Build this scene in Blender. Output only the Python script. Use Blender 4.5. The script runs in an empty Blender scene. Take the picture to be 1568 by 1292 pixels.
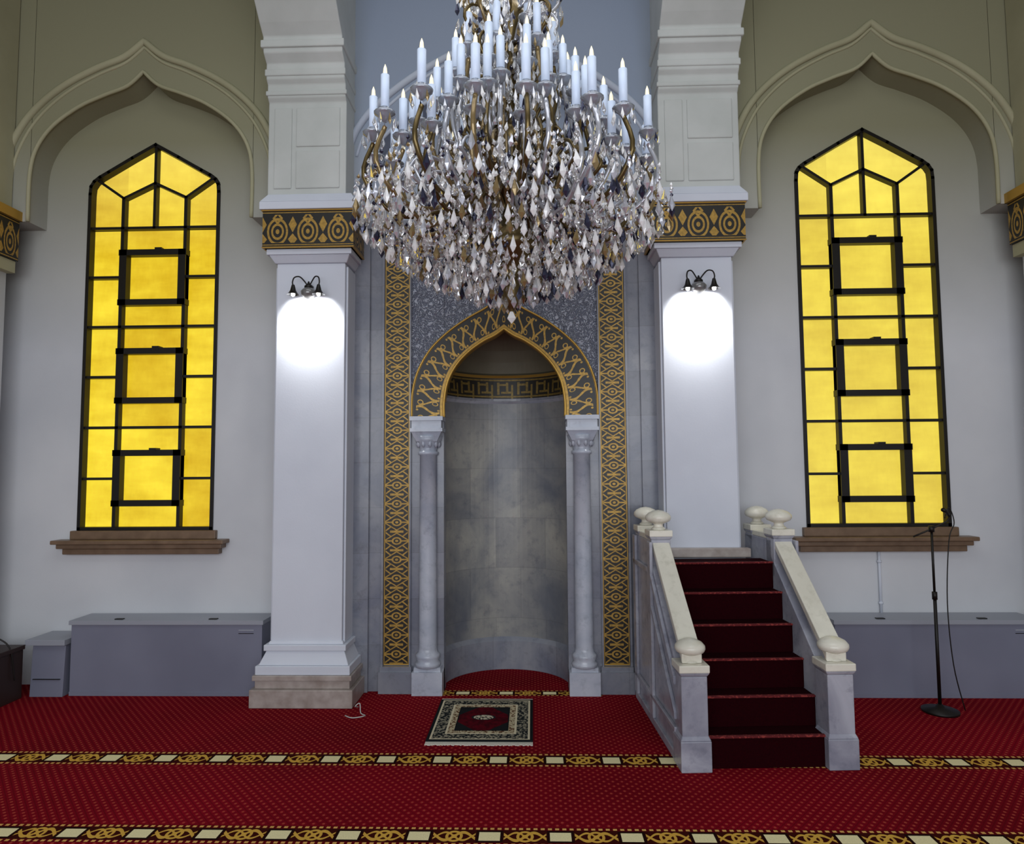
import bpy, math, random
from mathutils import Vector, Matrix
random.seed(7)
scene=bpy.context.scene
# ------------------------------------------------------------------ node helpers
class E:
    def __init__(s,nt,v): s.nt=nt; s.v=v
    def _op(s,op,o=None,o2=None,rev=False):
        n=s.nt.nodes.new('ShaderNodeMath'); n.operation=op
        a=[s]+([o] if o is not None else [])+([o2] if o2 is not None else [])
        if rev: a=[o,s]
        for i,x in enumerate(a):
            x=x.v if isinstance(x,E) else x
            if isinstance(x,(int,float)): n.inputs[i].default_value=x
            else: s.nt.links.new(x,n.inputs[i])
        return E(s.nt,n.outputs[0])
    def __add__(s,o): return s._op('ADD',o)
    __radd__=__add__
    def __sub__(s,o): return s._op('SUBTRACT',o)
    def __rsub__(s,o): return s._op('SUBTRACT',o,rev=True)
    def __mul__(s,o): return s._op('MULTIPLY',o)
    __rmul__=__mul__
    def __truediv__(s,o): return s._op('DIVIDE',o)
    def sin(s): return s._op('SINE')
    def abs(s): return s._op('ABSOLUTE')
    def sqrt(s): return s._op('SQRT')
    def frac(s): return s._op('FRACT')
    def floor(s): return s._op('FLOOR')
    def lt(s,o): return s._op('LESS_THAN',o)
    def gt(s,o): return s._op('GREATER_THAN',o)
    def max(s,o): return s._op('MAXIMUM',o)
    def min(s,o): return s._op('MINIMUM',o)
    def clamp(s): return s.max(0.0).min(1.0)
    def sm(s,a,b): # smooth 0..1 from a to b
        return ((s-a)/(b-a)).clamp()
def rgb(r,g,b):
    f=lambda c:((c/255)/12.92 if c/255<=.04045 else ((c/255+.055)/1.055)**2.4)
    return (f(r),f(g),f(b),1)
class M:
    def __init__(s,name,col=(.8,.8,.8,1),rough=.6,metal=0.,spec=.5):
        s.m=bpy.data.materials.new(name); s.m.use_nodes=True; s.nt=s.m.node_tree
        s.p=s.nt.nodes['Principled BSDF']
        s.p.inputs['Base Color'].default_value=col; s.p.inputs['Roughness'].default_value=rough
        s.p.inputs['Metallic'].default_value=metal; s.p.inputs['Specular IOR Level'].default_value=spec
    def coord(s,kind='Object'):
        n=s.nt.nodes.new('ShaderNodeTexCoord'); return n.outputs[kind]
    def xyz(s,kind='Object'):
        n=s.nt.nodes.new('ShaderNodeSeparateXYZ'); s.nt.links.new(s.coord(kind),n.inputs[0])
        return [E(s.nt,n.outputs[i]) for i in range(3)]
    def noise(s,scale,detail=3,rough=.5,kind='Object',dist=0,stretch=None):
        n=s.nt.nodes.new('ShaderNodeTexNoise'); n.inputs['Scale'].default_value=scale
        n.inputs['Detail'].default_value=detail; n.inputs['Roughness'].default_value=rough; n.inputs['Distortion'].default_value=dist
        c=s.coord(kind)
        if stretch:
            mp=s.nt.nodes.new('ShaderNodeMapping'); mp.inputs['Scale'].default_value=stretch
            s.nt.links.new(c,mp.inputs[0]); c=mp.outputs[0]
        s.nt.links.new(c,n.inputs['Vector']); return E(s.nt,n.outputs[0])
    def mix(s,f,a,b):
        n=s.nt.nodes.new('ShaderNodeMix'); n.data_type='RGBA'
        for i,x in ((0,f),(6,a),(7,b)):
            x=x.v if isinstance(x,E) else x
            if isinstance(x,(int,float,tuple)): n.inputs[i].default_value=x
            else: s.nt.links.new(x,n.inputs[i])
        return E(s.nt,n.outputs[2])
    def color(s,c): s.nt.links.new(c.v,s.p.inputs['Base Color']); return s
    def set(s,k,e): s.nt.links.new(e.v,s.p.inputs[k]); return s
    def emit(s,c,st):
        if isinstance(c,E): s.nt.links.new(c.v,s.p.inputs['Emission Color'])
        else: s.p.inputs['Emission Color'].default_value=c
        if isinstance(st,E): s.nt.links.new(st.v,s.p.inputs['Emission Strength'])
        else: s.p.inputs['Emission Strength'].default_value=st
        return s
    def bump(s,h,strength=.3,dist=.01):
        n=s.nt.nodes.new('ShaderNodeBump'); n.inputs['Strength'].default_value=strength; n.inputs['Distance'].default_value=dist
        s.nt.links.new(h.v,n.inputs['Height']); s.nt.links.new(n.outputs[0],s.p.inputs['Normal']); return s
# ------------------------------------------------------------------ materials
def plaster(name,a,b,sc=1.2):
    m=M(name,rough=.75,spec=.25); n=m.noise(sc,4,.55); m.color(m.mix(n.sm(.35,.65),a,b)); m.bump(m.noise(90,2),.08,.004); return m
wall_m=M('wall_paint',rough=.7,spec=.25)
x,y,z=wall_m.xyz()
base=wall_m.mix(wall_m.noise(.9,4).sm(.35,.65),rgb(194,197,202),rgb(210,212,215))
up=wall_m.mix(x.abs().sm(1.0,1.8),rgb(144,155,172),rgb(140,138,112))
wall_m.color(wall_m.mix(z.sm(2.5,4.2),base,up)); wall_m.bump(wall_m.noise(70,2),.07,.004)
cream=plaster('cream_moulding',rgb(156,153,124),rgb(170,167,138))
bluetrim=plaster('blue_grey_moulding',rgb(176,184,198),rgb(186,194,206))
white=plaster('pillar_white_paint',rgb(200,205,216),rgb(210,215,225))
post_m=plaster('springer_paint',rgb(184,188,184),rgb(198,201,198),2)
stone=M('pink_beige_stone',rough=.35); n=stone.noise(14,5); stone.color(stone.mix(n.sm(.3,.7),rgb(146,134,126),rgb(176,166,160)))
sill_m=M('brown_sill_stone',rough=.4); n=sill_m.noise(12,5); sill_m.color(sill_m.mix(n.sm(.3,.7),rgb(100,78,58),rgb(122,98,76)))
def marble(name,a,b,vein,blocks=False,rough=.25,bw=.5,bh=.33,big=2.3):
    m=M(name,rough=rough); n=m.noise(big,6,.6,dist=.6); n2=m.noise(14,6,.65)
    c=m.mix(n.sm(.33,.67),a,b); c=m.mix(n2.sm(.52,.75)*.6,c,vein)
    if blocks:
        x,y,z=m.xyz(); row=(z/bh).floor(); xx=x/bw+row*.5+.25
        d=((z/bh).frac()-.5).abs(); e=(xx.frac()-.5).abs()
        ln=d.gt(.492).max(e.gt(.494)); 
        r=((row*12.9+xx.floor()*78.2).sin()*43.7).frac()
        c=m.mix(r*.4,c,vein); c=m.mix(ln*.2,c,rgb(70,70,75))
    m.color(c); return m
marb=marble('mihrab_marble',rgb(112,118,134),rgb(150,152,158),rgb(98,100,110),True)
niche_m=marble('niche_marble',rgb(108,112,120),rgb(170,168,158),rgb(92,96,106),True,bw=.4,bh=.4,big=1.7,rough=.35)
minb_m=marble('minbar_marble',rgb(134,136,150),rgb(184,186,196),rgb(102,104,118))
rail_m=marble('rail_marble',rgb(214,211,196),rgb(234,231,216),rgb(190,186,168))
colm=marble('column_marble',rgb(158,166,182),rgb(194,198,208),rgb(128,134,146))
carve=M('carved_marble',rough=.45)
w2=carve.noise(14,1,.5,dist=3.0)
rl=((w2*30).sin()*.5+.5)
carve.color(carve.mix(rl.sm(.2,.8),rgb(92,98,116),rgb(166,172,186))); carve.bump(rl,.8,.01)
GOLD=rgb(184,146,66); DARK=rgb(18,14,9)
def goldmat(name,fn,gold=GOLD,dark=DARK):
    m=M(name,rough=.42); u,v,_=m.xyz('UV'); k=fn(m,u,v).clamp()
    n=m.noise(60,2); g=m.mix(n.sm(.3,.7),gold,tuple(c*.6 for c in gold[:3])+(1,))
    m.color(m.mix(k,dark,g)); m.set('Metallic',k*.3); m.bump(k,.6,.006); return m
def pat_star(m,u,v):
    a2=(u-.5).abs()*2; b=(v.frac()-.5).abs()*2
    r=(a2*a2+b*b).sqrt()
    k=((a2*.8+b)-.84).abs().lt(.07)
    k=k.max((a2-b).abs().lt(.09)*r.gt(.62)*a2.lt(.9))
    k=k.max((r-.34).abs().lt(.075)).max(r.lt(.13))
    k=k.max(b.lt(.08)*a2.gt(.4))
    k=k.max((1-b).lt(.12)*a2.lt(.55))
    return k.max(a2.gt(.945))
star=goldmat('gold_star_lattice',pat_star)
def pat_arch(m,u,v):
    s=u*2-1; a=s.abs(); f=v.frac()-.5
    w=(s*3.3).sin()*.24
    k=((f-w).abs()).lt(.085)*a.lt(.72)
    f2=(v+.5).frac()-.5
    k=k.max(((f2+w*.7).abs()).lt(.06)*a.lt(.55))
    r=(f2*f2*3.4+(a-.46)*(a-.46)*2.2).sqrt(); k=k.max((r-.24).abs().lt(.055))
    r2=(f*f*3.4+(a-.66)*(a-.66)*2.2).sqrt(); k=k.max(r2.lt(.12))
    return (k*a.lt(.80)).max(s.gt(.92)*1.0).max(s.lt(-.76))
archg=goldmat('gold_arch_arabesque',pat_arch)
def pat_cap(m,u,v):
    a=(v.frac()-.5).abs()*2; h=(u-.42)*2
    r=(a*a*1.25+h*h*1.0).sqrt()
    k=(r-.70).abs().lt(.075).max((r-.40).abs().lt(.07)).max(r.lt(.14))
    top=(u-.80)*3.0; k=k.max(((a*1.6+top.abs())-.42).abs().lt(.14))
    k=k.max(((1-a)*2.0+(u-.62).abs()*2.4).lt(.55)).max(((1-a)*1.6+(u-.2).abs()*3).lt(.5))
    inb=(u-.5).abs().lt(.40)
    return (k*inb).max(((u-.5).abs()-.455).abs().lt(.012))
capg=goldmat('gold_capital_band',pat_cap)
def pat_key(m,u,v):
    f=v.frac()
    a=(u-.5).abs()
    k=a.gt(.36)*a.lt(.44)
    bb=f.lt(.12).max((f-.5).abs().lt(.06)*u.gt(.3))
    k=k.max(bb*a.lt(.3)).max((u-.3).abs().lt(.05)*f.lt(.8)*f.gt(.2)).max((u-.68).abs().lt(.05)*f.lt(.5)).max((f-.75).abs().lt(.05)*u.lt(.68))
    return k
keyg=goldmat('gold_greek_key',pat_key,rgb(140,118,62),rgb(34,32,28))
goldp=M('gold_trim',GOLD,.35,.5)
black=M('black_iron',rgb(20,16,12),.45,.3)
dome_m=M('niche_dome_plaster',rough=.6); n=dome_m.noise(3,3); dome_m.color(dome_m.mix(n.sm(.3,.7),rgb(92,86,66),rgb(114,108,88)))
# window glass
glass=M('yellow_window_glass',rgb(120,90,5),.25)
x,y,z=glass.xyz()
ax=x.abs(); px=ax.gt(2.5)+ax.gt(3.0); pz=((z-1.15)/.3933).floor()
cen=ax.gt(2.5)*ax.lt(3.0)
pz=pz*(1-cen)+((z-1.15)/.7866).floor()*3*cen
rn=((px*12.99+pz*78.23+x.gt(0)*31.7).sin()*437.58).frac()
ns=glass.noise(2.2,3,.6); nf=glass.noise(45,3,.6,stretch=(1,1,.4))
nb=glass.noise(4,3,.6,stretch=(.7,1,2.6))
t=(ns*.6+rn*.2+nf*.14+nb*.4)
c=glass.mix(t.sm(.40,.92),rgb(222,176,10),rgb(252,228,60))
c=glass.mix(z.sm(3.3,4.1)*.5,c,rgb(255,232,120))
c=glass.mix(x.gt(0)*.42,c,rgb(244,234,116))
glass.emit(c,t.sm(.35,1.05)*.34+.72)
# radiator
rad=M('grey_painted_metal',rough=.4,spec=.5); n=rad.noise(2,2); rad.color(rad.mix(n.sm(.3,.7),rgb(112,115,132),rgb(124,127,144)))
radt=M('grey_metal_light',rgb(150,154,164),.4)
dkbrown=M('dark_brown_wood',rgb(46,30,26),.5)
# carpet
carpet=M('red_prayer_carpet',rough=.95,spec=.05)
x,y,z=carpet.xyz()
p=.046
u=((x+y*.9)/p); v=((x-y*.9)/p)
du=(u.frac()-.5); dv=(v.frac()-.5); dd=(du*du+dv*dv).sqrt()
dots=dd.lt(.2); lines=(du.abs().gt(.40)).max(dv.abs().gt(.40))
n=carpet.noise(1.1,3); nf=carpet.noise(160,2)
red=carpet.mix(n.sm(.3,.7),rgb(116,6,22),rgb(146,10,32))
red=carpet.mix(lines*.45,red,rgb(78,2,12))
red=carpet.mix(dots*.5,red,rgb(204,98,74))
def stripe(yc,hw,col,xlim=None):
    s=(y-yc)/hw; sa=s.abs(); T=.31
    f=((x/T)).frac(); g=(f-.5).abs()*2
    inside=sa.lt(1.0)
    cr_=g.gt(.70)*sa.lt(.46)
    crb=g.gt(.62)*sa.lt(.66)
    q=f*6.2832*2
    scroll=((s-(q.sin())*.42).abs().lt(.15)).max(((s+(q.sin())*.42).abs()).lt(.10))
    r=((g*g*6)+(s*s)).sqrt(); fl=(r-.5).abs().lt(.10).max(r.lt(.2))
    edge=(sa-.84).abs().lt(.10)*((x/.032).frac()).lt(.55)
    c=carpet.mix(0.0,rgb(96,6,16),rgb(60,8,10))
    c=carpet.mix(sa.lt(.7)*g.lt(.62),c,rgb(60,14,8))
    c=carpet.mix(scroll.max(fl)*g.lt(.6),c,rgb(222,176,76))
    c=carpet.mix(crb,c,rgb(30,12,8)); c=carpet.mix(cr_,c,rgb(248,238,186))
    c=carpet.mix(edge,c,rgb(230,180,100))
    if xlim is not None: inside=inside*x.abs().lt(xlim)
    return carpet.mix(inside,col,c)
col=stripe(3.855,.085,red); col=stripe(3.075,.075,col); col=stripe(2.3,.075,col); col=stripe(4.97,.06,col,.68)
carpet.color(carpet.mix(nf*.3,col,rgb(40,0,6))); carpet.bump(nf,.35,.006)
stairc=M('dark_red_stair_carpet',rough=.95,spec=.05)
n=stairc.noise(120,2)
stairc.color(stairc.mix(n,rgb(20,1,4),rgb(42,2,8)))
stairn=M('stair_nosing_carpet',rough=.9); nn=stairn.noise(70,1); stairn.color(stairn.mix(nn.gt(.58),rgb(90,6,14),rgb(140,50,44)))
# chandelier mats
cry=M('crystal',(1,1,1,1),.03); cry.p.inputs['Transmission Weight'].default_value=.9; cry.p.inputs['IOR'].default_value=1.5
cry2=M('crystal_silver',rgb(204,206,214),.06,.55)
cry3=M('crystal_sparkle_tint',rgb(255,255,255),.1,.05); cry3.p.inputs['Transmission Weight'].default_value=.35  # white sparkle of clear crystal, put into the base colour
cry4=M('crystal_amber',rgb(140,120,82),.1,.4)  # brown reflections painted into crystals as a tint; also colours some arms
cry5=M('crystal_dark_reflection',rgb(56,58,78),.08,.5)  # dark blue reflections of clear crystal, painted as a darker copy
brass=M('aged_brass',rgb(110,94,60),.3,.8)
candle=M('candle_white',rgb(206,220,240),.4); candle.emit(rgb(200,218,250),.14)
bulbm=M('candle_tip',rgb(240,235,210),.2); bulbm.emit(rgb(255,240,200),.6)
dish=M('glass_bobeche',rgb(190,196,206),.1,.3); dish.p.inputs['Transmission Weight'].default_value=.5
globe=M('lamp_globe',rgb(150,150,150),.1,.2); globe.p.inputs['Transmission Weight'].default_value=.4
bulbl=M('lamp_bulb',(1,1,1,1),.3); bulbl.emit((1,.98,.92,1),6)
cable=M('cable_white',rgb(190,190,186),.5)
# ------------------------------------------------------------------ mesh builder
class B:
    def __init__(s,tf=None): s.v=[];s.f=[];s.mi=[];s.uv=[];s.ms=[];s.sm=[];s.tf=tf
    def m(s,mat):
        if mat not in s.ms: s.ms.append(mat)
        return s.ms.index(mat)
    def face(s,pts,mat,uv=None,smooth=False):
        b=len(s.v); s.v+= [tuple(p) for p in pts]; s.f.append(tuple(range(b,b+len(pts)))); s.mi.append(s.m(mat))
        s.uv.append(uv or [(0,0)]*len(pts)); s.sm.append(smooth)
    def mesh(s,vs,fs,mat,smooth=False,uvs=None):
        b=len(s.v); s.v+=[tuple(p) for p in vs]; k=s.m(mat)
        for i,f in enumerate(fs):
            s.f.append(tuple(b+j for j in f)); s.mi.append(k); s.sm.append(smooth); s.uv.append(uvs[i] if uvs else [(0,0)]*len(f))
    def box(s,x0,x1,y0,y1,z0,z1,mat):
        x0,x1=sorted((x0,x1))
        vs=[(x0,y0,z0),(x1,y0,z0),(x1,y1,z0),(x0,y1,z0),(x0,y0,z1),(x1,y0,z1),(x1,y1,z1),(x0,y1,z1)]
        s.mesh(vs,[(0,1,5,4),(1,2,6,5),(2,3,7,6),(3,0,4,7),(4,5,6,7),(3,2,1,0)],mat)
    def frust(s,x0,x1,y0,y1,z0,X0,X1,Y0,Y1,z1,mat):
        vs=[(x0,y0,z0),(x1,y0,z0),(x1,y1,z0),(x0,y1,z0),(X0,Y0,z1),(X1,Y0,z1),(X1,Y1,z1),(X0,Y1,z1)]
        s.mesh(vs,[(0,1,5,4),(1,2,6,5),(2,3,7,6),(3,0,4,7),(4,5,6,7),(3,2,1,0)],mat)
    def prismX(s,yz,x0,x1,mat):
        n=len(yz); vs=[(x0,a,b) for a,b in yz]+[(x1,a,b) for a,b in yz]
        s.mesh(vs,[tuple(range(n)),tuple(range(2*n-1,n-1,-1))]+[(i,i+n,(i+1)%n+n,(i+1)%n) for i in range(n)],mat)
    def prismY(s,xz,y0,y1,mat):
        n=len(xz); vs=[(a,y0,b) for a,b in xz]+[(a,y1,b) for a,b in xz]
        s.mesh(vs,[tuple(range(n)),tuple(range(2*n-1,n-1,-1))]+[(i,i+n,(i+1)%n+n,(i+1)%n) for i in range(n)],mat)
    def lathe(s,prof,c,mat,seg=24,smooth=True):
        n=len(prof); vs=[];fs=[]
        for r,z in prof:
            for k in range(seg):
                a=2*math.pi*k/seg; vs.append((c[0]+r*math.cos(a),c[1]+r*math.sin(a),c[2]+z))
        for i in range(n-1):
            for k in range(seg):
                k2=(k+1)%seg; fs.append((i*seg+k,i*seg+k2,(i+1)*seg+k2,(i+1)*seg+k))
        fs.append(tuple(range(seg-1,-1,-1))); fs.append(tuple((n-1)*seg+k for k in range(seg)))
        s.mesh(vs,fs,mat,smooth)
    def tube(s,pts,r,mat,seg=8,smooth=True):
        pts=[Vector(p) for p in pts]; vs=[];fs=[]
        rs=r if isinstance(r,list) else [r]*len(pts)
        for i,p in enumerate(pts):
            t=(pts[min(i+1,len(pts)-1)]-pts[max(i-1,0)]).normalized()
            up=Vector((0,1,0)) if abs(t.y)<.9 else Vector((1,0,0))
            a=t.cross(up).normalized(); b=t.cross(a).normalized()
            for k in range(seg):
                g=2*math.pi*k/seg; vs.append(p+a*math.cos(g)*rs[i]+b*math.sin(g)*rs[i])
        for i in range(len(pts)-1):
            for k in range(seg):
                k2=(k+1)%seg; fs.append((i*seg+k,i*seg+k2,(i+1)*seg+k2,(i+1)*seg+k))
        fs.append(tuple(range(seg))); fs.append(tuple((len(pts)-1)*seg+k for k in reversed(range(seg))))
        s.mesh(vs,fs,mat,smooth)
    def done(s,name,bevel=0,parent=None,recalc=True):
        me=bpy.data.meshes.new(name)
        vs=s.v if s.tf is None else [tuple(s.tf@Vector(p)) for p in s.v]
        me.from_pydata(vs,[],s.f); 
        for m in s.ms: me.materials.append(m.m)
        for i,p in enumerate(me.polygons): p.material_index=s.mi[i]; p.use_smooth=s.sm[i]
        ul=me.uv_layers.new(name='UVMap'); k=0
        for u in s.uv:
            for q in u: ul.data[k].uv=q; k+=1
        if recalc:
            import bmesh
            bm=bmesh.new(); bm.from_mesh(me); bmesh.ops.recalc_face_normals(bm,faces=bm.faces); bm.to_mesh(me); bm.free()
        o=bpy.data.objects.new(name,me); scene.collection.objects.link(o)
        if bevel:
            b=o.modifiers.new('bevel','BEVEL'); b.width=bevel; b.segments=2; b.limit_method='ANGLE'; b.angle_limit=math.radians(40)
        if parent: o.parent=parent
        return o
def cr(pts,n=6):
    P=[pts[0]]+list(pts)+[pts[-1]]; out=[]
    for i in range(1,len(P)-2):
        for k in range(n):
            t=k/n; o=[]
            for d in range(len(pts[0])):
                a,b,c,e=P[i-1][d],P[i][d],P[i+1][d],P[i+2][d]
                o.append(.5*((2*b)+(-a+c)*t+(2*a-5*b+4*c-e)*t*t+(-a+3*b-3*c+e)*t**3))
            out.append(tuple(o))
    out.append(tuple(pts[-1])); return out
def mirror(half):
    return [(-a,b) for a,b in half]+[(a,b) for a,b in reversed(half[:-1])]
D=5.14; ZT=6.0
# ------------------------------------------------------------------ floor, ceiling, side walls
b=B(); b.box(-4.2,4.2,-4,5.75,-.1,0,carpet); b.done('floor')
b=B(); b.box(-4.2,4.2,-4,5.75,ZT,ZT+.1,wall_m); b.done('ceiling')
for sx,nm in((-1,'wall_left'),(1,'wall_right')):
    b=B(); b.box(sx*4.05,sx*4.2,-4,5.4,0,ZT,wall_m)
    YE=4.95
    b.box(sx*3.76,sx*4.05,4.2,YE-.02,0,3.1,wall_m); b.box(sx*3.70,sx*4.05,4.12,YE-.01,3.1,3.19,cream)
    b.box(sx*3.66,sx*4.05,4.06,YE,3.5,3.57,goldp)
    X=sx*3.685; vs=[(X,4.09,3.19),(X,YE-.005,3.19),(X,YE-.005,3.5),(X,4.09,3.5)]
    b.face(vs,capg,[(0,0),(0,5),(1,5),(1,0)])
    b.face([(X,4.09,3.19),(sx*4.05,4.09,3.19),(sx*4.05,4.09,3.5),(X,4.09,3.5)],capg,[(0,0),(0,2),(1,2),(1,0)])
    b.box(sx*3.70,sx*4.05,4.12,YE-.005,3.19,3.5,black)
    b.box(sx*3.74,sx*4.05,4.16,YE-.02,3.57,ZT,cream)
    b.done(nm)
# ------------------------------------------------------------------ back wall
win_half=[(.525,3.80),(.52,3.86),(.495,3.90),(.45,3.935),(.38,3.975),(.19,4.085),(0,4.19)]
CX=2.755
inner_half=cr([(.86,3.5),(.86,3.85),(.82,4.06),(.70,4.24),(.5,4.39),(.3,4.48),(.12,4.55),(0,4.66)],5)
outer_half=cr([(1.07,3.7),(1.05,3.95),(1.0,4.12),(.9,4.30),(.75,4.46),(.57,4.59),(.35,4.70),(.15,4.78),(0,4.90)],5)
cin_half=cr([(1.13,3.6),(1.06,3.85),(.93,4.06),(.72,4.26),(.45,4.44),(.2,4.56),(0,4.66)],5)
cout_half=cr([(1.16,4.0),(1.1,4.16),(.96,4.34),(.7,4.55),(.39,4.73),(.15,4.82),(0,4.92)],5)
b=B()
def archwall(pts,cx,ztop,y0,y1,mat):
    for (a,za),(c,zc) in zip(pts[:-1],pts[1:]):
        b.face([(cx+a,y0,za),(cx+c,y0,zc),(cx+c,y0,ztop),(cx+a,y0,ztop)],mat)
        b.face([(cx+a,y0,za),(cx+a,y1,za),(cx+c,y1,zc),(cx+c,y0,zc)],mat)
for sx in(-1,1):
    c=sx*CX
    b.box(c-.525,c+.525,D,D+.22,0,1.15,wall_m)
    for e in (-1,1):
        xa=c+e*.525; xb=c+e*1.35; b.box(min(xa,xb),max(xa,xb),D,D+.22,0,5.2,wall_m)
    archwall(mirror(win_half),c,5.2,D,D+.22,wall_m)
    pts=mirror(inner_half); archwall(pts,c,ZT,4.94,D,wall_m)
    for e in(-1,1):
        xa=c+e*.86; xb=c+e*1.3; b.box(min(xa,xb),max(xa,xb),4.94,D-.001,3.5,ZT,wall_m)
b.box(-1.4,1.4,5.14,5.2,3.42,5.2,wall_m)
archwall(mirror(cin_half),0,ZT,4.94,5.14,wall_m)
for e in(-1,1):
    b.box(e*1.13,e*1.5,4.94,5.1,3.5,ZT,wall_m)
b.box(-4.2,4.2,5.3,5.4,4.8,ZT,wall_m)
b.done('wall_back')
k=1
for cx,hs in((-CX,(outer_half,inner_half)),(CX,(outer_half,inner_half)),(0,(cout_half,cin_half))):
    b=B()
    for i,h in enumerate(hs):
        b.tube([(cx+a,4.935,z) for a,z in mirror(h)],(.026,.014)[i],cream if cx else bluetrim,10)
        if i==0:
            b.tube([(cx+a*.95,4.94,z-.045) for a,z in mirror(h)],.012,cream if cx else bluetrim,8)
    b.done(f'trim_{k}'); k+=1
# ------------------------------------------------------------------ windows
for sx,nm in((-1,'window_1'),(1,'window_2')):
    c=sx*CX; b=B()
    out=[(-.525,1.15)]+mirror(win_half)+[(.525,1.15)]
    b.prismY([(c+a,z) for a,z in out],D+.05,D+.07,glass)
    yf0,yf1=D+.0,D+.05
    def bar(p,q,w=.022,y0=yf0,y1=yf1):
        dx,dz=q[0]-p[0],q[1]-p[1]; L=math.hypot(dx,dz); nx,nz=-dz/L*w/2,dx/L*w/2; ex,ez=dx/L*w*.4,dz/L*w*.4
        b.prismY([(c+p[0]-ex+nx,p[1]-ez+nz),(c+p[0]-ex-nx,p[1]-ez-nz),(c+q[0]+ex-nx,q[1]+ez-nz),(c+q[0]+ex+nx,q[1]+ez+nz)],y0,y1,black)
    O=out+[out[0]]
    for p,q in zip(O[:-1],O[1:]): 
        s=.978; bar((p[0]*s,p[1]+(.012 if p[1]<2 else -.014)),(q[0]*s,q[1]+(.012 if q[1]<2 else -.014)),.026,D-.012)
    for xx in(-.25,.25): bar((xx,1.15),(xx,3.75),.026)
    bar((0,3.51),(0,4.17),.022)
    for e in(-1,1):
        bar((0,3.87),(e*.25,3.75),.02); bar((e*.25,3.75),(e*.47,3.905),.02)
    for i in range(1,7):
        z=1.15+.3933*i
        if i in(2,4,6): bar((-.5,z),(.5,z),.02)
        else:
            for e in(-1,1): bar((e*.5,z),(e*.25,z),.02)
    for z0,z1 in((1.355,1.74),(2.145,2.53),(2.915,3.31)):
        for z in(z0,z1): bar((-.25,z),(.25,z),.046,D-.012)
        for e in(-1,1): bar((e*.234,z0),(e*.234,z1),.058,D-.012)
        bar((.03,z1+.022),(.06,z1+.022),.03,D-.014)
    b.done(nm)
    b=B(); b.box(c-.655,c+.655,5.02,5.14,1.055,1.085,sill_m); b.box(c-.63,c+.63,5.05,5.14,1.02,1.055,sill_m); b.box(c-.60,c+.60,5.08,5.14,.975,1.02,sill_m)
    b.box(c-.56,c+.56,5.10,5.20,1.085,1.15,sill_m)
    b.done(f'trim_{k}',.006); k+=1
# ------------------------------------------------------------------ pillars
def band(b,x0,x1,y0,y1,z0,z1,mat,tile):
    cs=[(x0,y1),(x0,y0),(x1,y0),(x1,y1)]
    for i in range(3):
        p,q=cs[i],cs[i+1]; L=math.hypot(q[0]-p[0],q[1]-p[1]); n=L/tile
        if i==1: n=round(n)
        b.face([(p[0],p[1],z0),(q[0],q[1],z0),(q[0],q[1],z1),(p[0],p[1],z1)],mat,[(0,0),(0,n),(1,n),(1,0)])
for sx in(-1,1):
    c=sx*1.373; b=B(); right=sx>0
    z0=.40 if not right else .0
    b.box(c-.247,c+.247,4.75,5.14,z0,3.08,white)
    for e in(-1,1): b.box(c+e*.247,c+e*.262,4.775,5.14,z0,3.06,white)
    if not right:
        b.frust(c-.262,c+.262,4.735,5.14,.40,c-.255,c+.255,4.742,5.14,.42,white)
        b.box(c-.285,c+.285,4.712,5.14,.36,.40,white)
        b.frust(c-.31,c+.31,4.69,5.14,.27,c-.27,c+.27,4.73,5.14,.36,white)
        b.box(c-.325,c+.325,4.67,5.14,.21,.27,white)
        b.box(c-.34,c+.34,4.655,5.14,.175,.21,stone)
        b.box(c-.325,c+.325,4.67,5.14,.12,.175,stone)
        b.box(c-.352,c+.352,4.64,5.14,0,.12,stone)
    b.frust(c-.26,c+.26,4.74,5.12,3.08,c-.29,c+.29,4.70,5.12,3.13,white)
    b.box(c-.305,c+.305,4.69,5.12,3.13,3.17,white)
    b.box(c-.32,c+.32,4.67,5.11,3.17,3.44,black)
    b.box(c-.33,c+.33,4.66,5.12,3.17,3.18,goldp); b.box(c-.335,c+.335,4.655,5.12,3.435,3.445,goldp)
    band(b,c-.325,c+.325,4.665,5.1,3.18,3.435,capg,.21)
    b.box(c-.345,c+.345,4.645,5.12,3.445,3.50,white); b.frust(c-.345,c+.345,4.645,5.12,3.50,c-.30,c+.30,4.69,5.12,3.57,white)
    o=b.done('pillar',.008)
    b=B(); cc=sx*1.405
    prof=[(5.05,3.57),(4.72,3.57),(4.72,4.26),(4.69,4.29),(4.69,4.38),(4.66,4.41),(4.66,4.52),(4.60,4.57),(4.59,4.68),(4.52,4.74),(4.42,4.84),(4.28,4.95),(4.05,5.10),(3.7,5.3),(3.2,5.52),(2.4,5.7),(2.4,ZT),(5.05,ZT)]
    b.prismX(prof,cc-.285,cc+.285,post_m)
    for y,za,zb,ww in((4.68,4.30,4.335,.295),(4.65,4.43,4.48,.293),(4.58,4.60,4.655,.30)): b.box(cc-ww,cc+ww,y,5.0,za,zb,post_m)
    for xa,xb,za,zb in((-.24,-.11,3.62,4.22),(-.08,.24,3.62,3.9),(-.08,.24,3.93,4.22)):
        b.box(cc+xa,cc+xb,4.71,4.73,za,zb,post_m)
    b.done(f'trim_{k}',.008); k+=1
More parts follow.
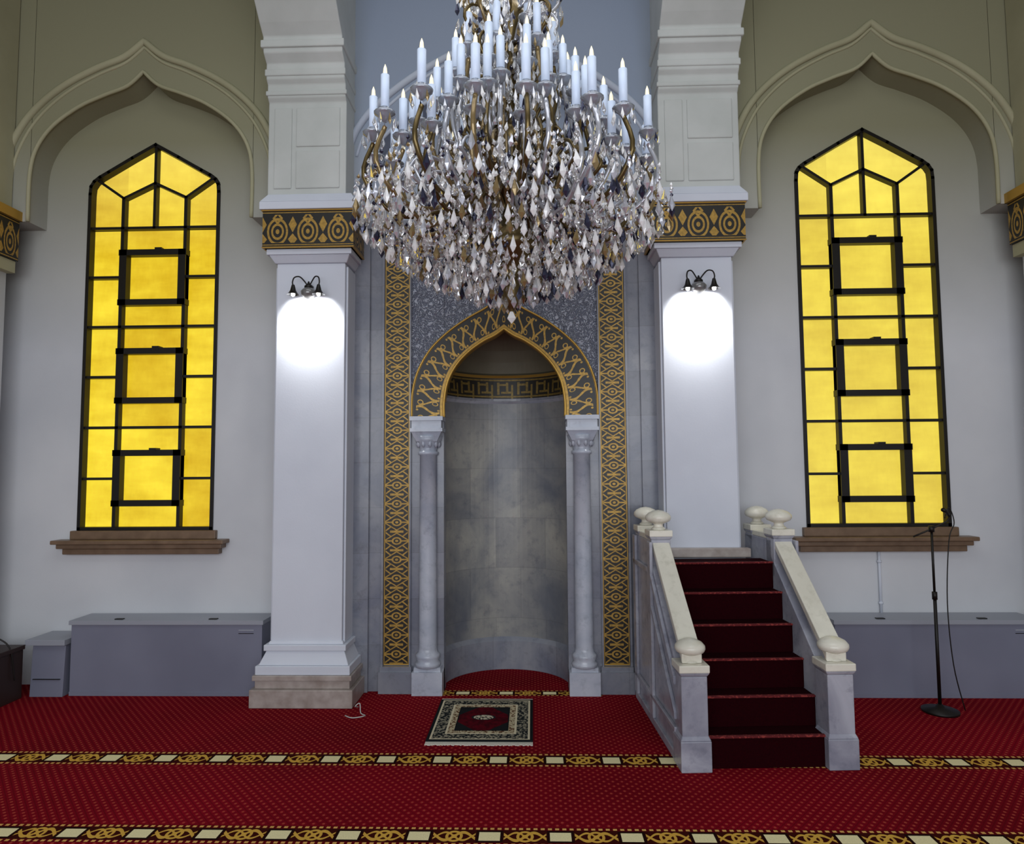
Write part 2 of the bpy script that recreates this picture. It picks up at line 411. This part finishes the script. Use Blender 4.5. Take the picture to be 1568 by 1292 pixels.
# ------------------------------------------------------------------ mihrab
b=B(); MY=5.0; ZM=3.42
arch_in=cr([(.445,1.98),(.445,2.10),(.42,2.24),(.36,2.36),(.27,2.46),(.16,2.54),(.07,2.585),(0,2.635)],6)
arch_out=cr([(.685,1.98),(.68,2.16),(.64,2.32),(.55,2.48),(.42,2.61),(.27,2.715),(.12,2.80),(0,2.90)],6)
for e in(-1,1):
    b.box(e*.45,e*1.12,MY,MY+.12,0,1.98,marb); b.box(e*.69,e*1.12,MY,MY+.12,1.98,ZM,marb)
    b.box(e*1.0,e*1.12,4.97,MY,0,ZM,marb)
pi_=mirror(arch_in)
for (a,za),(c2,zc) in zip(pi_[:-1],pi_[1:]):
    b.face([(a,MY,za),(c2,MY,zc),(c2,MY,ZM),(a,MY,ZM)],carve)
    b.face([(a,MY-.03,za),(a,MY+.10,za),(c2,MY+.10,zc),(c2,MY-.03,zc)],goldp)
for e in(-1,1): b.box(e*.445,e*.69,MY,MY+.1,1.98,ZM,carve)
def bandstrip(inn,outt,y,mat,n=40,tile=.105):
    def res(h,n):
        L=[0]
        for p,q in zip(h[:-1],h[1:]): L.append(L[-1]+math.hypot(q[0]-p[0],q[1]-p[1]))
        o=[]
        for i in range(n+1):
            t=L[-1]*i/n; j=0
            while j<len(L)-2 and L[j+1]<t: j+=1
            f=(t-L[j])/(L[j+1]-L[j]); o.append((h[j][0]+(h[j+1][0]-h[j][0])*f,h[j][1]+(h[j+1][1]-h[j][1])*f))
        return o,L[-1]
    I,li=res(inn,n); O,lo=res(outt,n); T=round((li+lo)/2/tile)
    for e in(-1,1):
        for i in range(n):
            p=[I[i],I[i+1],O[i+1],O[i]]
            b.face([(e*a,y,z) for a,z in p],mat,[(0,T*i/n),(0,T*(i+1)/n),(1,T*(i+1)/n),(1,T*i/n)])
            b.face([(e*O[i][0],y,O[i][1]),(e*O[i+1][0],y,O[i+1][1]),(e*O[i+1][0],MY,O[i+1][1]),(e*O[i][0],MY,O[i][1])],goldp)
bandstrip(arch_in,arch_out,MY-.03,archg)
b.tube([(a,MY-.03,z) for a,z in mirror(arch_out)],.008,goldp,8)
b.tube([(a,MY-.03,z) for a,z in mirror(arch_in)],.010,goldp,8)
for e in(-1,1):
    xa,xb=e*.705,e*.885
    q0,q1=.2,ZM-.2; n=(q1-q0)/.135
    b.face([(xa,MY-.012,q0),(xb,MY-.012,q0),(xb,MY-.012,q1),(xa,MY-.012,q1)],star,[(0,0),(1,0),(1,n),(0,n)])
    b.box(e*.703,e*.887,MY-.011,MY,.19,ZM-.19,goldp)
    b.box(e*.69,e*.70,MY-.03,MY,.18,ZM,marb); b.box(e*.89,e*.905,MY-.03,MY,.18,ZM,marb)
    b.box(e*.672,e*.915,MY-.06,MY,0,.15,marb); b.box(e*.68,e*.908,MY-.045,MY,.15,.185,marb)
    b.box(e*.45,e*.668,MY-.10,MY+.05,0,.16,colm); b.box(e*.465,e*.655,MY-.08,MY+.05,.16,.19,colm)
b.face([(-.885,MY-.012,ZM-.2),(.885,MY-.012,ZM-.2),(.885,MY-.012,ZM-.02),(-.885,MY-.012,ZM-.02)],star,[(0,0),(0,10),(1,10),(1,0)])
b.box(-1.02,1.02,MY-.05,MY+.1,ZM-.02,ZM+.04,marb)
for e in(-1,1):
    c=(e*.562,MY-.03,0)
    b.lathe([(.09,.19),(.09,.215),(.075,.23),(.085,.255),(.085,.275),(.068,.29),(.064,.32),(.062,1.0),(.060,1.70),(.072,1.705),(.072,1.725),(.06,1.73),(.066,1.76),(.09,1.80),(.105,1.84)],c,colm,32)
    b.frust(c[0]-.075,c[0]+.075,MY-.105,MY+.02,1.80,c[0]-.11,c[0]+.11,MY-.13,MY+.04,1.87,colm)
    b.box(c[0]-.118,c[0]+.118,MY-.135,MY+.03,1.87,1.895,colm); b.box(c[0]-.108,c[0]+.108,MY-.12,MY+.03,1.895,1.95,colm); b.box(c[0]-.12,c[0]+.12,MY-.135,MY+.03,1.95,1.98,colm)
    for k2 in range(10):
        a=2*math.pi*k2/10; b.lathe([(.002,0),(.014,.02),(.012,.045),(.003,.06)],(c[0]+.078*math.cos(a),c[1]+.078*math.sin(a),1.755),colm,8)
R=.50; CY=MY+.10; n=40
def ring(r,z): return [(-r*math.cos(math.pi*i/n),CY+r*math.sin(math.pi*i/n)*.96,z) for i in range(n+1)]
def shell(r0,z0,r1,z1,mat,uvt=None):
    A=ring(r0,z0);C=ring(r1,z1)
    for i in range(n):
        uv=[(0,uvt*i/n),(0,uvt*(i+1)/n),(1,uvt*(i+1)/n),(1,uvt*i/n)] if uvt else None
        b.face([A[i],A[i+1],C[i+1],C[i]],mat,uv,True)
shell(R-.03,0,R-.03,.22,marb); shell(R-.03,.22,R,.25,marb)
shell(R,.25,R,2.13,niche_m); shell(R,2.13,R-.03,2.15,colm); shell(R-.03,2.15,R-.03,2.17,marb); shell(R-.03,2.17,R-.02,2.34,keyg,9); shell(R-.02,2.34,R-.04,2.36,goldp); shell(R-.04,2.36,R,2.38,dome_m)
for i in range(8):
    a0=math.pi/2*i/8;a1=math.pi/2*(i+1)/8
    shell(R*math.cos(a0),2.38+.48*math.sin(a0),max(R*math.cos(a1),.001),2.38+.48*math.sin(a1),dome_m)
b.done('mihrab',recalc=False)
# ------------------------------------------------------------------ minbar
ang=math.radians(3.0); piv=Vector((1.44,3.75,0))
TF=Matrix.Translation(piv)@Matrix.Rotation(ang,4,'Z')
b=B(TF)
N=6; H=.165; run=.132; IN=.33
for i in range(N):
    y0=.02+i*run
    b.box(-IN,IN,y0,.88,H*i,H*(i+1),stairc)
    b.box(-IN,IN,y0-.008,y0+.02,H*(i+1)-.008,H*(i+1)+.004,stairn)
for e in(-1,1):
    xa,xb=(IN,.455) if e>0 else (-.455,-IN)
    ym=.70
    yend=1.165
    b.prismX([(.06,0),(yend,0),(yend,1.13),(ym,1.13),(ym,1.02),(.06,.47)],xa,xb,minb_m)
    xo=e*.47
    b.box(min(xo,e*IN),max(xo,e*IN),-.01,yend,0,.05,minb_m)
    xo2=e*.475; lo,hi=min(e*.455,xo2),max(e*.455,xo2)
    b.prismX([(.10,.46),(ym,1.0),(ym,.955),(.10,.415)],lo,hi,minb_m)
    b.prismX([(.10,.27),(.62,.74),(.62,.70),(.10,.23)],lo,hi,minb_m)
    b.box(lo,hi,ym,yend,.93,.965,minb_m)
    b.box(lo,hi,.10,yend,.16,.19,minb_m)
    for yy in(.62,1.08): b.box(lo,hi,yy,yy+.08,.05,1.13,minb_m)
    b.prismX([(.02,.60),(ym+.06,1.205),(ym+.06,1.155),(.02,.55)],e*.392-.055,e*.392+.055,rail_m)
    b.prismX([(.05,.565),(ym,1.15),(ym,1.09),(.05,.49)],e*.392-.035,e*.392+.035,minb_m)
    b.box(e*.392-.06,e*.392+.06,ym,yend,1.13,1.165,rail_m)
    for yc,zb,zt in((.055,0,.55),(ym+.02,.9,1.20),(1.09,.9,1.20)):
        w=.07 if zb==0 else .062
        b.box(e*.392-w,e*.392+w,yc-w,yc+w,zb,zt-.06,minb_m)
        if zb==0:
            b.box(e*.392-w-.012,e*.392+w+.012,yc-w-.012,yc+w+.012,0,.16,minb_m)
            b.frust(e*.392-w-.012,e*.392+w+.012,yc-w-.012,yc+w+.012,.16,e*.392-w,e*.392+w,yc-w,yc+w,.185,minb_m)
        b.frust(e*.392-w,e*.392+w,yc-w,yc+w,zt-.06,e*.392-w-.012,e*.392+w+.012,yc-w-.012,yc+w+.012,zt-.04,minb_m)
        b.box(e*.392-w-.012,e*.392+w+.012,yc-w-.012,yc+w+.012,zt-.04,zt,rail_m)
        b.lathe([(.045,0),(.045,.010),(.03,.018),(.028,.035),(.05,.045),(.074,.055),(.082,.072),(.080,.088),(.064,.106),(.035,.120),(.004,.126)],(e*.392,yc,zt),rail_m,28)
b.done('minbar',.005)
b=B(); b.box(1.373-.30,1.373+.30,4.68,4.748,.99,1.05,stone); b.done('trim_30',.006)
# ------------------------------------------------------------------ radiators
def radiator(x0,x1,top,yf):
    b=B(); b.box(x0,x1,yf,5.13,0,top-.03,rad); b.box(x0-.012,x1+.012,yf-.015,5.13,top-.03,top,radt)
    b.box(x0,x1,yf-.006,yf,.0,.03,rad)
    b.box(x0+.3,x0+.36,yf+.02,yf+.05,top+.0,top+.006,black)
    b.box(x1-.40,x1-.34,yf+.02,yf+.05,top+.0,top+.006,black)
    b.box(x1-.17,x1-.06,yf-.003,yf,top-.075,top-.066,radt); b.box(x1-.17,x1-.06,yf-.003,yf,top-.095,top-.090,black)
    b.done('radiator_cover',.006)
radiator(-3.13,-1.74,.53,4.89); radiator(2.30,3.70,.53,4.89)
b=B(); b.frust(-3.40,-3.16,4.86,5.13,0,-3.40,-3.16,4.88,5.13,.36,rad); b.box(-3.44,-3.15,4.85,5.13,.36,.40,radt); b.box(-3.38,-3.18,4.855,4.88,.12,.125,black); b.done('pipe_cover_box',.006)
b=B(); b.box(-3.72,-3.44,4.58,4.84,0,.34,dkbrown); b.box(-3.73,-3.43,4.57,4.845,.34,.37,dkbrown); b.box(-3.60,-3.50,4.565,4.58,.26,.28,goldp)
b.tube(cr([(-3.62,4.7,.37),(-3.58,4.68,.46),(-3.50,4.7,.44),(-3.44,4.72,.36),(-3.42,4.74,.15)]),.006,black,6); b.done('shoe_cabinet',.006)
# heating pipe on the right wall
b=B(); b.tube([(2.74,5.125,.53),(2.74,5.125,.975)],.010,white,8)
for zz in(.6,.9): b.lathe([(.016,-.008),(.016,.008)],(2.74,5.125,zz),white,12)
b.done('heating_pipe')
# ------------------------------------------------------------------ wall lamps
for sx in(-1,1):
    c=sx*1.373; b=B(); z=2.86
    b.lathe([(.002,-.002),(.02,0),(.035,.01),(.05,.03),(.055,.055),(.04,.075),(.015,.085),(.002,.088)],(c,4.70,z-.055),globe,24)
    b.lathe([(.03,0),(.03,.015),(.012,.03),(.004,.05)],(c,4.70,z+.025),black,16)
    b.box(c-.02,c+.02,4.70,4.752,z-.0,z+.05,black)
    for e in(-1,1):
        b.tube(cr([(c,4.70,z+.03),(c+e*.025,4.69,z+.07),(c+e*.055,4.67,z+.10),(c+e*.085,4.65,z+.09),(c+e*.095,4.64,z+.055),(c+e*.09,4.64,z+.03)]),.005,black,8)
        q=(c+e*.09,4.64,z-.035)
        pr=[(.010,.07),(.014,.055),(.020,.03),(.032,.01),(.044,0)]
        seg=20; vs=[];fs=[]
        for r,zz in pr:
            for k2 in range(seg): a=2*math.pi*k2/seg; vs.append((q[0]+r*math.cos(a),q[1]+r*math.sin(a),q[2]+zz))
        for i in range(len(pr)-1):
            for k2 in range(seg): k3=(k2+1)%seg; fs.append((i*seg+k2,i*seg+k3,(i+1)*seg+k3,(i+1)*seg+k2))
        b.mesh(vs,fs,black,True)
        b.lathe([(.002,-.014),(.012,-.008),(.015,.004),(.01,.02),(.006,.03)],q,bulbl,14)
        L=bpy.data.lights.new('lamp_light','SPOT'); L.energy=22; L.color=(1,.99,.97); L.shadow_soft_size=.03; L.spot_size=math.radians(116); L.spot_blend=.85
        lo=bpy.data.objects.new('lamp_light',L); lo.location=(q[0],q[1]-.02,q[2]-.02)
        d=Vector((-e*.25,.78,-.70)).normalized(); lo.rotation_euler=d.to_track_quat('-Z','Y').to_euler(); scene.collection.objects.link(lo)
    b.done('wall_lamp',recalc=False)
# ------------------------------------------------------------------ rug
rug=M('prayer_rug_weave',rough=.95,spec=.05)
x,y,z=rug.xyz(); X=x+.125; Y=y-4.44
e=(.315-X.abs()).min(.355-Y.abs())
nz=rug.noise(30,3,.6); nz2=rug.noise(60,1)
c=rug.mix(nz.sm(.4,.6),rgb(90,8,22),rgb(60,8,18))
r=((X*X*1.2+(Y-.02)*(Y-.02)*3.2)).sqrt()
cor=(X.abs()*1.2+(Y-.0).abs()).gt(.25)
c=rug.mix(cor,c,rgb(30,32,34))
c=rug.mix(r.lt(.085),c,rgb(34,38,40)); c=rug.mix(r.lt(.07)*nz2.gt(.45),c,rgb(200,190,166))
def ringm(a,bb,colr):
    global c
    c=rug.mix(e.gt(a)*e.lt(bb),c,colr)
teal=rug.mix(nz2.gt(.52),rgb(34,38,40),rgb(150,144,124))
cre=rug.mix(nz2.gt(.55),rgb(190,178,146),rgb(96,62,42))
ringm(-1,.018,rgb(28,32,34)); ringm(.018,.030,rgb(210,200,170)); ringm(.030,.10,teal); ringm(.10,.113,rgb(214,204,174)); ringm(.113,.15,cre); ringm(.15,.158,rgb(24,28,30))
rug.color(c); rug.bump(rug.noise(200,2),.3,.004)
fr=M('rug_fringe',rgb(226,222,208),.9)
b=B(); b.box(-.44,.19,4.085,4.795,.001,.013,rug)
for i in range(105):
    xx=-.44+.63*(i+.5)/105
    for y0,y1 in((4.045,4.09),(4.79,4.83)):
        b.box(xx-.0024,xx+.0024,y0+random.uniform(-.006,.006),y1,.001,.006,fr)
b.done('prayer_rug')
# ------------------------------------------------------------------ microphone stand
b=B(); mx,my=2.84,4.62
b.lathe([(.11,0),(.11,.015),(.03,.03),(.015,.05)],(mx,my,0),black,24)
b.tube([(mx,my,.03),(mx,my,.75)],.011,black); b.tube([(mx,my,.72),(mx,my,1.18)],.008,black); b.lathe([(.016,0),(.016,.05)],(mx,my,.72),black,12)
b.lathe([(.018,0),(.018,.04)],(mx,my,1.16),black,12)
b.tube([(mx-.12,my,1.13),(mx,my,1.18),(mx+.09,my-.02,1.23),(mx+.11,my-.03,1.27)],.006,black)
b.tube([(mx+.11,my-.02,1.26),(mx+.07,my-.05,1.30),(mx+.04,my-.07,1.31)],[.008,.012,.014],black)
b.tube(cr([(mx+.09,my,1.25),(mx+.12,my,1.32),(mx+.15,my,1.22),(mx+.11,my,1.1),(mx+.08,my,.7),(mx+.10,my,.3),(mx+.16,my,.01)]),.004,black,6)
b.done('microphone_stand')
b=B(); b.tube(cr([(-.985,4.66,.006),(-.99,4.60,.03),(-.96,4.60,.05),(-.94,4.55,.006),(-.90,4.50,.006),(-.97,4.46,.006),(-1.03,4.50,.006)]),.0035,cable,6); b.done('power_cable')
# ------------------------------------------------------------------ chandelier
C=Vector((.115,3.0,0)); b=B()
def crystal(p,s,l,mat,tilt=.3):
    a=random.uniform(0,math.pi); vs=[(0,0,l*.5),(0,0,-l*.5)]
    t=-l*.16
    for k2 in range(6): g=a+k2*math.pi/3; vs.append((s*math.cos(g),s*.75*math.sin(g),t))
    tl=Matrix.Rotation(random.uniform(-tilt,tilt),3,'X')@Matrix.Rotation(random.uniform(-tilt,tilt),3,'Y')
    vs=[tuple(Vector(p)+tl@Vector(q)) for q in vs]
    fs=[(0,2+k2,2+(k2+1)%6) for k2 in range(6)]+[(1,2+(k2+1)%6,2+k2) for k2 in range(6)]
    b.mesh(vs,fs,mat)
mats=[cry]*10+[cry2]*5+[cry3]*8+[cry4]*2+[cry5]*3
b.lathe([(.01,2.30),(.03,2.33),(.05,2.38),(.03,2.45),(.06,2.52),(.12,2.58),(.13,2.62),(.06,2.68),(.035,2.75),(.05,2.82),(.035,2.9),(.03,3.0),(.06,3.06),(.09,3.1),(.06,3.15),(.03,3.2),(.035,3.3),(.06,3.36),(.03,3.42),(.03,3.55),(.07,3.6),(.09,3.66),(.05,3.72),(.025,3.8),(.02,4.0)],C,brass,20)
for i in range(50):
    z=3.98+i*.041
    if z>ZT-.06: break
    b.lathe([(.006,-.024),(.014,-.012),(.014,.012),(.006,.024)],C+Vector((0,0,z)),brass,8)
b.lathe([(.02,5.93),(.12,5.96),(.10,5.99),(.05,5.9995)],C,brass,20)
# (count, radius, cup height, arm root height, phase)
tiers=[(18,.62,3.00,2.74,0.0),(16,.52,2.95,2.70,.45),(14,.44,3.08,2.82,.2),(11,.34,3.18,2.92,.1),(9,.27,3.31,3.04,.25),(7,.20,3.46,3.2,0),(5,.13,3.58,3.34,.3)]
for n_,r,zc,zr,ph in tiers:
    for i in range(n_):
        a=2*math.pi*(i+ph)/n_+random.uniform(-.05,.05); ca,sa=math.cos(a),math.sin(a)
        P=lambda rr,zz:(C.x+rr*ca,C.y+rr*sa,zz)
        b.tube(cr([P(.04,zr+.06),P(r*.25,zr+.14),P(r*.55,zr-.03),P(r*.85,zr-.06),P(r*1.06,zr+.08),P(r,zc-.03)],4),.010,random.choice((cry2,cry2,brass,cry4)),6)
        b.tube(cr([P(r*.4,zr+.0),P(r*.52,zr+.14),P(r*.72,zr+.16),P(r*.82,zr+.08),P(r*.72,zr+.03)],4),.008,random.choice((brass,cry2,cry4)),6)
        z0=zc+random.uniform(-.025,.025)
        b.lathe([(.008,-.03),(.02,-.015),(.042,.0),(.045,.008),(.02,.004),(.018,.03),(.016,.03)],P(r,z0),dish,14)
        b.lathe([(.0175,.015),(.0175,.165),(.010,.168)],P(r,z0),candle,12)
        b.lathe([(.006,.165),(.009,.175),(.007,.195),(.001,.212)],P(r,z0),bulbm,8)
        for k2 in range(7):
            g=2*math.pi*k2/7; q=P(r,z0); q=(q[0]+.043*math.cos(g),q[1]+.043*math.sin(g),q[2]-.032); crystal(q,.008,.05,random.choice(mats),.1)
        for k2 in range(3):
            rr=r*(.45+.22*k2); q=P(rr,zr-.07-random.uniform(0,.06)); crystal(q,.013,.065,random.choice(mats),.15)
        q=P(r*1.1,zr+.0+random.uniform(-.03,.03)); crystal(q,.015,.075,random.choice(mats),.1)
def zlow(r): return 2.33+.12*(r/.35)**1.2 if r<.35 else 2.45+(.24*((r-.35)/.35)**1.2)
zup=lambda r:3.10-.42*r
for r,ln,sp in ((.70,.09,.085),(.66,.12,.07),(.60,.10,.06),(.53,.12,.055),(.46,.12,.055),(.39,.12,.05),(.32,.12,.05),(.25,.12,.045),(.18,.12,.045),(.11,.12,.045),(.05,.10,.05)):
    n_=max(4,int(2*math.pi*r/sp)); 
    for i in range(n_):
        top=zlow(r)+ln+random.uniform(-.02,.04)
        a=2*math.pi*(i+random.uniform(-.25,.25))/n_; rj=r+random.uniform(-.015,.015); X0,Y0=C.x+rj*math.cos(a),C.y+rj*math.sin(a); z=top
        while z>zlow(r)+.05:
            crystal((X0,Y0,z),.008,.022,random.choice(mats),.2); z-=.028
        crystal((X0,Y0,z-.025+random.uniform(-.02,.01)),.0145,.072,random.choice(mats),.12)
for i in range(1500):
    r=.66*math.sqrt(random.random()); a=random.uniform(0,2*math.pi)
    t=random.random()**1.5; z=zlow(r)+.04+(zup(r)-zlow(r))*t*.9
    s=random.uniform(.006,.012); l=s*random.uniform(2.6,5)
    crystal((C.x+r*math.cos(a),C.y+r*math.sin(a),z),s,l,random.choice(mats),.25)
crystal((C.x,C.y,2.28),.022,.07,cry3,.0)
# upper crown
for i in range(1100):
    z=random.uniform(3.15,3.98); r=(.25 if z>3.5 else .20)*random.uniform(.3,1); a=random.uniform(0,2*math.pi)
    crystal((C.x+r*math.cos(a),C.y+r*math.sin(a),z),random.uniform(.007,.012),random.uniform(.03,.06),random.choice(mats))
for zz,rr in((3.45,.19),(3.60,.22),(3.75,.24),(3.90,.22)):
    for i in range(12):
        a=2*math.pi*i/12+zz; ca,sa=math.cos(a),math.sin(a)
        b.tube(cr([(C.x+.03*ca,C.y+.03*sa,zz-.06),(C.x+rr*.6*ca,C.y+rr*.6*sa,zz-.08),(C.x+rr*ca,C.y+rr*sa,zz+.02),(C.x+rr*.8*ca,C.y+rr*.8*sa,zz+.09),(C.x+rr*.5*ca,C.y+rr*.5*sa,zz+.06)],4),.008,random.choice((brass,cry2,cry4)),6)
        crystal((C.x+rr*ca,C.y+rr*sa,zz-.04),.012,.07,random.choice(mats),.1)
b.done('chandelier',recalc=False)
# ------------------------------------------------------------------ lights
def area(name,loc,rot,sx,sy,e,col=(1,1,1)):
    L=bpy.data.lights.new(name,'AREA'); L.shape='RECTANGLE'; L.size=sx; L.size_y=sy; L.energy=e; L.color=col
    o=bpy.data.objects.new(name,L); o.location=loc; o.rotation_euler=rot; scene.collection.objects.link(o)
area('added_rear_key',(0,-3.5,2.4),(math.radians(90),0,0),7,3.0,240,(.92,.955,1))  # added key light behind the camera, no window is built there
area('added_ceiling_fill',(0,1.2,5.9),(0,0,0),5,3,78,(.95,.97,1))  # added overhead fill for ambient light, no fixture belongs to it
L=bpy.data.lights.new('chandelier_glow','POINT'); L.energy=12; L.color=(1,.97,.9); L.shadow_soft_size=.3
o=bpy.data.objects.new('chandelier_glow',L); o.location=(.115,3.0,3.75); scene.collection.objects.link(o)
w=bpy.data.worlds.new('world'); scene.world=w; w.use_nodes=True
w.node_tree.nodes['Background'].inputs[0].default_value=(.78,.84,.95,1); w.node_tree.nodes['Background'].inputs[1].default_value=.62
scene.view_settings.view_transform='Standard'
# ------------------------------------------------------------------ camera (fitted)
f,pt,yw,rl,cx=1.0404,.0682,.0295,.0073,.2021
cd=bpy.data.cameras.new('camera'); co=bpy.data.objects.new('camera',cd); scene.collection.objects.link(co)
cd.sensor_fit='HORIZONTAL'; cd.sensor_width=36; cd.lens=36*f*1000/1568
fw=Vector((-math.sin(yw)*math.cos(pt),math.cos(yw)*math.cos(pt),math.sin(pt)))
rt=Vector((math.cos(yw),math.sin(yw),0)); upv=rt.cross(fw)
r2=rt*math.cos(rl)-upv*math.sin(rl); u2=upv*math.cos(rl)+rt*math.sin(rl)
mt=Matrix((( r2.x,u2.x,-fw.x,cx),(r2.y,u2.y,-fw.y,0),(r2.z,u2.z,-fw.z,1.6),(0,0,0,1)))
co.matrix_world=mt
scene.camera=co
